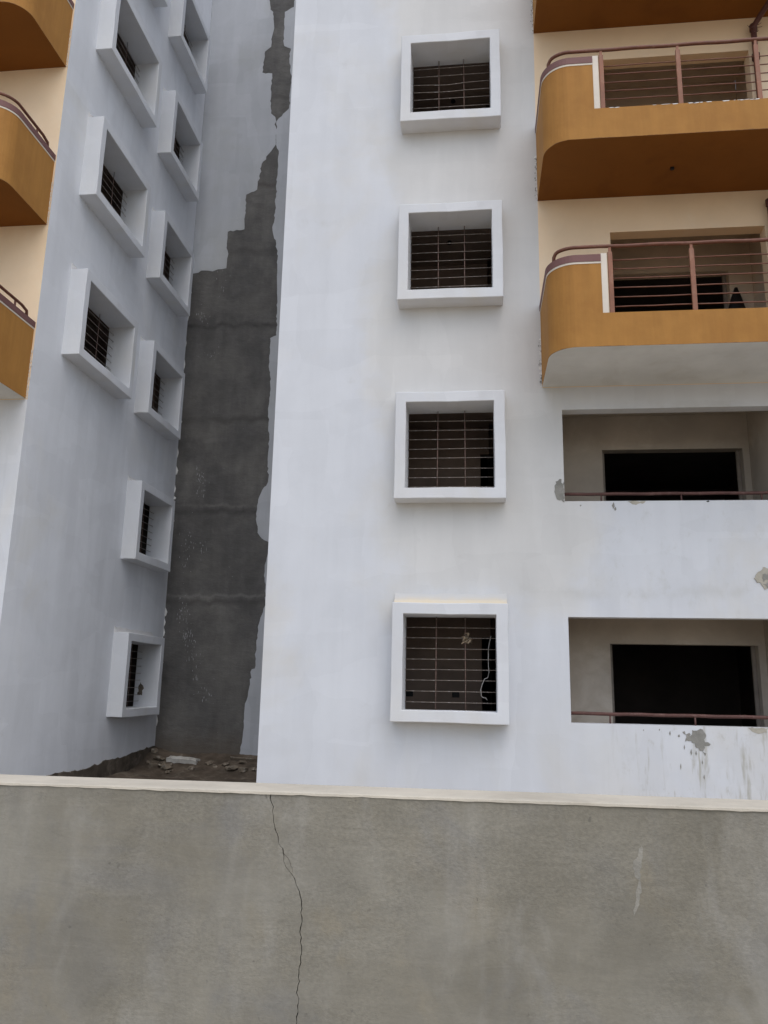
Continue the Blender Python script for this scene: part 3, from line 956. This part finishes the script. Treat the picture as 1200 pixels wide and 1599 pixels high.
for i, (x, z, w, h) in enumerate(((2.86, 4.045, 0.02, 0.05), (2.885, 4.0, 0.016, 0.03), (2.42, 4.05, 0.012, 0.014), (4.12, 4.098, 0.022, 0.012), (3.45, 1.03, 0.010, 0.03), (3.32, 1.07, 0.008, 0.014), (3.12, 1.06, 0.007, 0.012),
                                  (3.62, 0.86, 0.008, 0.03), (3.83, 0.68, 0.008, 0.025), (3.56, 0.62, 0.008, 0.04), (3.84, 0.5, 0.009, 0.03), (3.70, 0.80, 0.012, 0.04), (3.76, 0.79, 0.012, 0.03), (3.68, 1.02, 0.03, 0.02), (3.56, 1.0, 0.015, 0.02))):
    patch('plaster_chip', [(x - w, z), (x - w * 0.2, z - h), (x + w, z - h * 0.3), (x + w * 0.4, z + h)], M_MORTAR if i != 3 else M_BLACK, 0.003, 20 + i, 0.003)

_j = jag([(-6.004, 1.54), (-5.935, 1.45), (-5.95, 1.27), (-6.055, 1.28), (-6.048, 1.425)], 0.012, 0.03, random.Random(9), True)
v, f = poly_plate(_j, lambda u, d, z: (u, B1 - 0.0015 - d, z), 0.004)
put('mud_stain', mesh_of('mud_stain', v, f), M_PLINTH, bld)

# ---- drain pipes hanging below the balconies
def pipe(k, label):
    zs = 3 * k - 0.2
    root = empty('drain_pipe', (5.25, -0.09, zs))
    tag(root, label, 'pipe', 'drain pipes under the balconies')
    tube('pipe_run', [(0.26, -0.55, 0.02), (0.17, -0.33, -0.07), (0.06, -0.08, -0.17), (0.01, -0.015, -0.24), (0.0, 0.0, -0.34), (0, 0, -1.0), (0, 0, -2.38)], 0.042, M_PIPE, root, 12)
    for z in (-0.22, -0.74):
        v, f = tube_geo([(0, 0, z), (0, 0, z - 0.09)], 0.058, 12)
        put('pipe_collar', mesh_of('pipe_collar', v, f, smooth=True), M_PIPE, root)
    r_ = random.Random(k)
    V, F = [], []
    for i in range(9):                               # jute tied round the joint
        a = r_.uniform(0, 6.28)
        p = Vector((0.04 * math.cos(a), -0.03, -0.28 + r_.uniform(-.09, .06)))
        q = p + Vector((r_.uniform(-.11, .11), r_.uniform(-.06, 0.0), r_.uniform(-.06, .05)))
        v, f = tube_geo([p, (p + q) / 2 + Vector((0, 0, r_.uniform(-.02, .02))), q], [0.006, 0.005, 0.003], 5)
        o_ = len(V); V += v; F += [tuple(o_ + j for j in ff) for ff in f]
    put('jute_tie', mesh_of('jute_tie', V, F), M_PIPE, root)


pipe(4, 'dark brown drain pipe at the right edge below the highest front balcony')
pipe(3, 'dark pipe joint at the right edge under the brown balcony underside')

# ================================================================== COMPOUND WALL
cw = empty('compound_wall', (0, -8.515, GZ))
tag(cw, 'cracked grey cement boundary wall with pale coping in the foreground', 'wall')
CY0, CY1, CTOP = -8.61, -8.425, 1.232
CRACK = [(0.359, 1.25), (0.358, 1.218), (0.366, 1.182), (0.375, 1.142), (0.384, 1.12), (0.388, 1.097), (0.395, 1.087), (0.404, 1.069), (0.406, 1.047), (0.415, 1.03), (0.43, 1.015), (0.44, 1.003), (0.446, 0.985), (0.456, 0.968), (0.463, 0.943), (0.462, 0.913), (0.467, 0.889), (0.463, 0.874), (0.464, 0.836), (0.469, 0.807), (0.463, 0.769), (0.466, 0.736), (0.461, 0.715), (0.463, 0.674), (0.463, 0.633), (0.455, 0.5), (0.46, 0.3), (0.45, 0.0), (0.455, -0.8)]
rc = random.Random(8)
CRACK = [(x, min(z, CTOP)) for x, z in CRACK]
CRACK = jag(CRACK, 0.0022, 0.010, rc)
half = [max(0.0006, 0.0010 + rc.uniform(-0.0005, 0.0008)) for _ in CRACK]
L_ = [(x - h, z) for (x, z), h in zip(CRACK, half)]
R_ = [(x + h, z) for (x, z), h in zip(CRACK, half)]
V, F = [], []


def add_poly(pts, y):
    tri = tessellate_polygon([[Vector((p[0], p[1], 0)) for p in pts]])
    b = len(V)
    V.extend((p[0], y, p[1]) for p in pts)
    F.extend(tuple(b + i for i in t) for t in tri)


add_poly([(-9, CTOP)] + L_ + [(-9, -0.8)], CY0)
add_poly([(12, CTOP)] + R_ + [(12, -0.8)], CY0)
for S in (L_, R_):                                    # sides of the open crack, 35 mm deep, meeting at the bottom
    b = len(V)
    V.extend((p[0], CY0, p[1]) for p in S)
    V.extend((c[0], CY0 + 0.035, c[1]) for c in CRACK)
    m_ = len(S)
    F.extend((b + i, b + i + 1, b + m_ + i + 1, b + m_ + i) for i in range(m_ - 1))
b = len(V)
V += [(-9, CY0, CTOP), (12, CY0, CTOP), (12, CY1, CTOP), (-9, CY1, CTOP), (-9, CY1, -0.8), (12, CY1, -0.8), (-9, CY0, -0.8), (12, CY0, -0.8)]
F += [(b, b + 1, b + 2, b + 3), (b + 3, b + 2, b + 5, b + 4), (b, b + 3, b + 4, b + 6), (b + 1, b + 7, b + 5, b + 2)]
o = put('plaster_body', mesh_of('plaster_body', [(x, y + 8.515, z - GZ) for x, y, z in V], F), M_CEMENT, cw)
o['label'] = 'grey cement plaster face split by a thin winding crack'
BR = jag([(0.4045, 1.070), (0.416, 1.059), (0.424, 1.048), (0.432, 1.031), (0.434, 1.018)], 0.0012, 0.006, rc)
V, F = [], []
for i, (x, z) in enumerate(BR):
    h_ = 0.0007 * (1 - i / len(BR)) + 0.0002
    V += [(x - h_, -0.0956, z - GZ), (x + h_, -0.0956, z - GZ)]
F = [(2 * i, 2 * i + 1, 2 * i + 3, 2 * i + 2) for i in range(len(BR) - 1)]
put('hairline_crack', mesh_of('hairline_crack', V, F), M_PLINTH, cw)
_j = jag([(1.412, 1.128), (1.400, 1.10), (1.386, 1.087), (1.388, 1.054), (1.398, 1.031), (1.388, 0.981), (1.381, 0.945), (1.394, 0.97), (1.406, 1.02), (1.403, 1.06), (1.414, 1.10)], 0.0022, 0.008, rc, True)
v, f = poly_plate(_j, lambda u, d, z: (u, -0.095 - d, z - GZ), 0.0006)
put('plaster_smear', mesh_of('plaster_smear', v, f), M_SMEAR, cw)
# coping: thin pale cement wash with an uneven front edge
V, F = [], []
n = 700
for i in range(n + 1):
    x = -9 + 21 * i / n
    wv = noise.noise(Vector((x * 2.3, 0, 0))) * 0.004 + noise.noise(Vector((x * 17, 3, 0))) * 0.0025
    zt = CTOP + 0.006 + noise.noise(Vector((x * 1.1, 7, 0))) * 0.003
    V += [(x, CY0 - 0.004 - wv, CTOP - 0.003 + noise.noise(Vector((x * 23, 9, 1))) * 0.003), (x, CY0 - 0.003 - wv, zt - 0.003), (x, CY0 + 0.006, zt), (x, (CY0 + CY1) / 2, zt + 0.002), (x, CY1 - 0.004, zt), (x, CY1 + 0.003, zt - 0.005), (x, CY1 + 0.003, CTOP - 0.003)]
for i in range(n):
    for j in range(6):
        F.append((i * 7 + j, (i + 1) * 7 + j, (i + 1) * 7 + j + 1, i * 7 + j + 1))
put('coping', mesh_of('coping', [(x, y + 8.515, z - GZ) for x, y, z in V], F), M_COPING, cw)

# ================================================================== SOIL AND RUBBLE IN THE RECESS
V, F = [], []
nx_, ny_ = 70, 60


def soil_z(x, y):
    back = max(0.0, (y - 4.9) / (YB - 4.9)) ** 1.4 * 0.36
    leftb = max(0.0, 1 - (x - XW) / 0.9) ** 2 * 0.13 * min(1, max(0, (y - 2) / 3))
    q = noise.fractal(Vector((x * 1.7, y * 1.7, 0.3)), 0.9, 2.1, 5) * 0.05 + noise.noise(Vector((x * 9, y * 9, 1))) * 0.015
    fade = min(1, max(0, (y - 0.4) / 1.2))
    return GZ + 0.01 + (back + leftb + 0.05 + q) * fade


for j in range(ny_ + 1):
    for i in range(nx_ + 1):
        x = XW + 0.01 + (XM - XW - 0.02) * i / nx_
        y = 0.4 + (YB - 0.41) * j / ny_
        V.append((x, y, soil_z(x, y)))
for j in range(ny_):
    for i in range(nx_):
        a = j * (nx_ + 1) + i
        F.append((a, a + 1, a + nx_ + 2, a + nx_ + 1))
tag(put('soil_heap', mesh_of('soil_heap', V, F, smooth=True), M_SOIL), 'brown soil heaped against the dark wall of the recess', 'soil', kind='stuff')


def rock(sx, sy, sz, seed, mat, name):
    bm = bmesh.new()
    bmesh.ops.create_icosphere(bm, subdivisions=2, radius=1.0)
    for vv in bm.verts:
        p = vv.co.copy()
        q = noise.noise_vector(p * 1.3 + Vector((seed, seed * 2, 0))) * 0.38
        c = Vector((max(-0.72, min(0.72, p.x)), max(-0.72, min(0.72, p.y)), max(-0.62, min(0.62, p.z))))
        c += q + noise.noise_vector(p * 4 + Vector((seed, 0, seed))) * 0.16
        vv.co = Vector((c.x * sx, c.y * sy, c.z * sz))
    me = bpy.data.meshes.new(name)
    bm.to_mesh(me); bm.free()
    return put(name, me, mat)


def shard(lx, ly, lz, seed, mat, name):
    """flat broken piece with chipped ends and edges"""
    r_ = random.Random(seed)
    bm = bmesh.new()
    bmesh.ops.create_grid(bm, x_segments=9, y_segments=4, size=0.5)
    top = bm.verts[:]
    for vv in top:
        u, w_ = vv.co.x, vv.co.y
        end = abs(u) > 0.44
        vv.co = Vector((u * lx + (r_.uniform(-.05, .03) if end else 0), w_ * ly * (1 - 0.25 * math.sin(u * 5) ** 2) + r_.uniform(-.012, .012), lz * 0.5 + r_.uniform(-.012, .012) - (0.018 if abs(w_) > 0.45 else 0)))
    g = bmesh.ops.extrude_face_region(bm, geom=bm.faces[:])
    for e in g['geom']:
        if isinstance(e, bmesh.types.BMVert):
            e.co.z -= lz
            e.co.x += r_.uniform(-.012, .012)
    bmesh.ops.recalc_face_normals(bm, faces=bm.faces)
    me = bpy.data.meshes.new(name)
    bm.to_mesh(me); bm.free()
    return put(name, me, mat)


s_ = shard(0.64, 0.22, 0.085, 3, M_STONEP, 'broken_slab')
s_.location = (-5.10, 5.80, soil_z(-5.10, 5.8) + 0.05)
s_.rotation_euler = (0.15, 0.06, -0.1)
tag(s_, 'pale long broken slab lying on the soil in the recess', 'rubble')
STN = [(-5.62, 5.75, .13), (-5.48, 5.55, .10), (-5.32, 5.45, .13), (-5.72, 5.5, .09), (-5.22, 5.3, .08), (-5.8, 5.95, .10), (-4.55, 5.75, .09), (-4.35, 5.6, .07), (-4.15, 5.65, .10), (-3.98, 5.5, .12), (-3.72, 5.45, .10), (-3.5, 5.5, .09), (-3.85, 5.85, .08), (-4.8, 5.45, .07), (-3.3, 5.7, .08)]
for i, (x, y, s) in enumerate(STN):
    o = rock(s * rc.uniform(.8, 1.3), s * rc.uniform(.7, 1.1), s * rc.uniform(.4, .75), 5.1 * i + 1, M_STONE, 'plaster_lump')
    o.location = (x, y, soil_z(x, y) + s * 0.28)
    o.rotation_euler = (rc.uniform(-.3, .3), rc.uniform(-.3, .3), rc.uniform(0, 6))
    if x < -4.9:
        tag(o, 'small brown plaster lump lying round the pale broken slab', 'rubble', 'lumps round the pale slab')
    else:
        tag(o, 'small brown plaster lump between the pale slab and the white front block', 'rubble', 'lumps towards the front block')
st = tube('stick', [(-4.15, 5.95, soil_z(-4.15, 5.95) + 0.06), (-3.7, 5.93, soil_z(-3.7, 5.93) + 0.075), (-3.1, 5.9, soil_z(-3.1, 5.9) + 0.06)], 0.018, M_STONE)
tag(st, 'thin brown stick lying across the soil beside the front block', 'stick')

# ================================================================== SMALL THINGS IN THE OPENINGS
cl = [(1.175, 2.258), (1.155, 2.17), (1.139, 2.091), (1.136, 1.95), (1.136, 1.849), (1.144, 1.763), (1.126, 1.69), (1.083, 1.676), (1.05, 1.6), (1.03, 1.53), (1.038, 1.445), (1.072, 1.421), (1.09, 1.428), (1.115, 1.396)]
c_ = tube('cable', [(x, 0.17 + 0.02 * math.sin(i * 1.3), z) for i, (x, z) in enumerate(cl)], 0.0036, M_CABLE, None, 6)
tag(c_, 'thin white cable dangling behind the bars of the lowest front window', 'cable')
bm = bmesh.new()
rq = random.Random(5)
for i in range(46):                                    # tangled strips wrapped round a bar
    p = Vector((rq.gauss(0, 0.022), rq.gauss(0, 0.016), rq.gauss(0, 0.030)))
    d = Vector((rq.uniform(-1, 1), rq.uniform(-1, 1), rq.uniform(-1, 1))).normalized() * rq.uniform(0.012, 0.034)
    e = d.cross(Vector((0.3, 0.5, 0.8))).normalized() * rq.uniform(0.006, 0.014)
    q = [bm.verts.new(p - d - e), bm.verts.new(p - d + e), bm.verts.new(p + d * 1.1 + e), bm.verts.new(p + d - e)]
    bm.faces.new(q)
me = bpy.data.meshes.new('fibre_clump')
bm.to_mesh(me); bm.free()
o = put('fibre_clump', me, M_CLUMP)
o.location = (0.842, 0.10, 2.205)
tag(o, 'tan clump of fibres caught on an upper bar of the lowest front window', 'clump')
# dark pointed form standing inside the balcony doorway
V, F = [], []
ring = 14
prof = [(0.0, 0.21), (0.4, 0.21), (0.75, 0.20), (1.1, 0.175), (1.4, 0.13), (1.62, 0.075), (1.80, 0.02)]
for z, r0 in prof:
    for i in range(ring):
        a = 2 * math.pi * i / ring
        rr = r0 * (1 + 0.10 * math.sin(3 * a + z * 2) + 0.06 * math.sin(5 * a - z))
        V.append((rr * math.cos(a) + 0.05 * (z / 1.8) ** 2, rr * 0.7 * math.sin(a), z))
for j in range(len(prof) - 1):
    for i in range(ring):
        i2 = (i + 1) % ring
        F.append((j * ring + i, j * ring + i2, (j + 1) * ring + i2, (j + 1) * ring + i))
F.append(tuple(range(ring))[::-1]); F.append(tuple((len(prof) - 1) * ring + i for i in range(ring)))
o = put('dark_pointed_form', mesh_of('dark_pointed_form', V, F, smooth=True), M_BLACK)
o.location = (5.09, 1.25, 6.1)
tag(o, 'dark pointed form standing inside the doorway of the lowest front balcony', 'bundle')
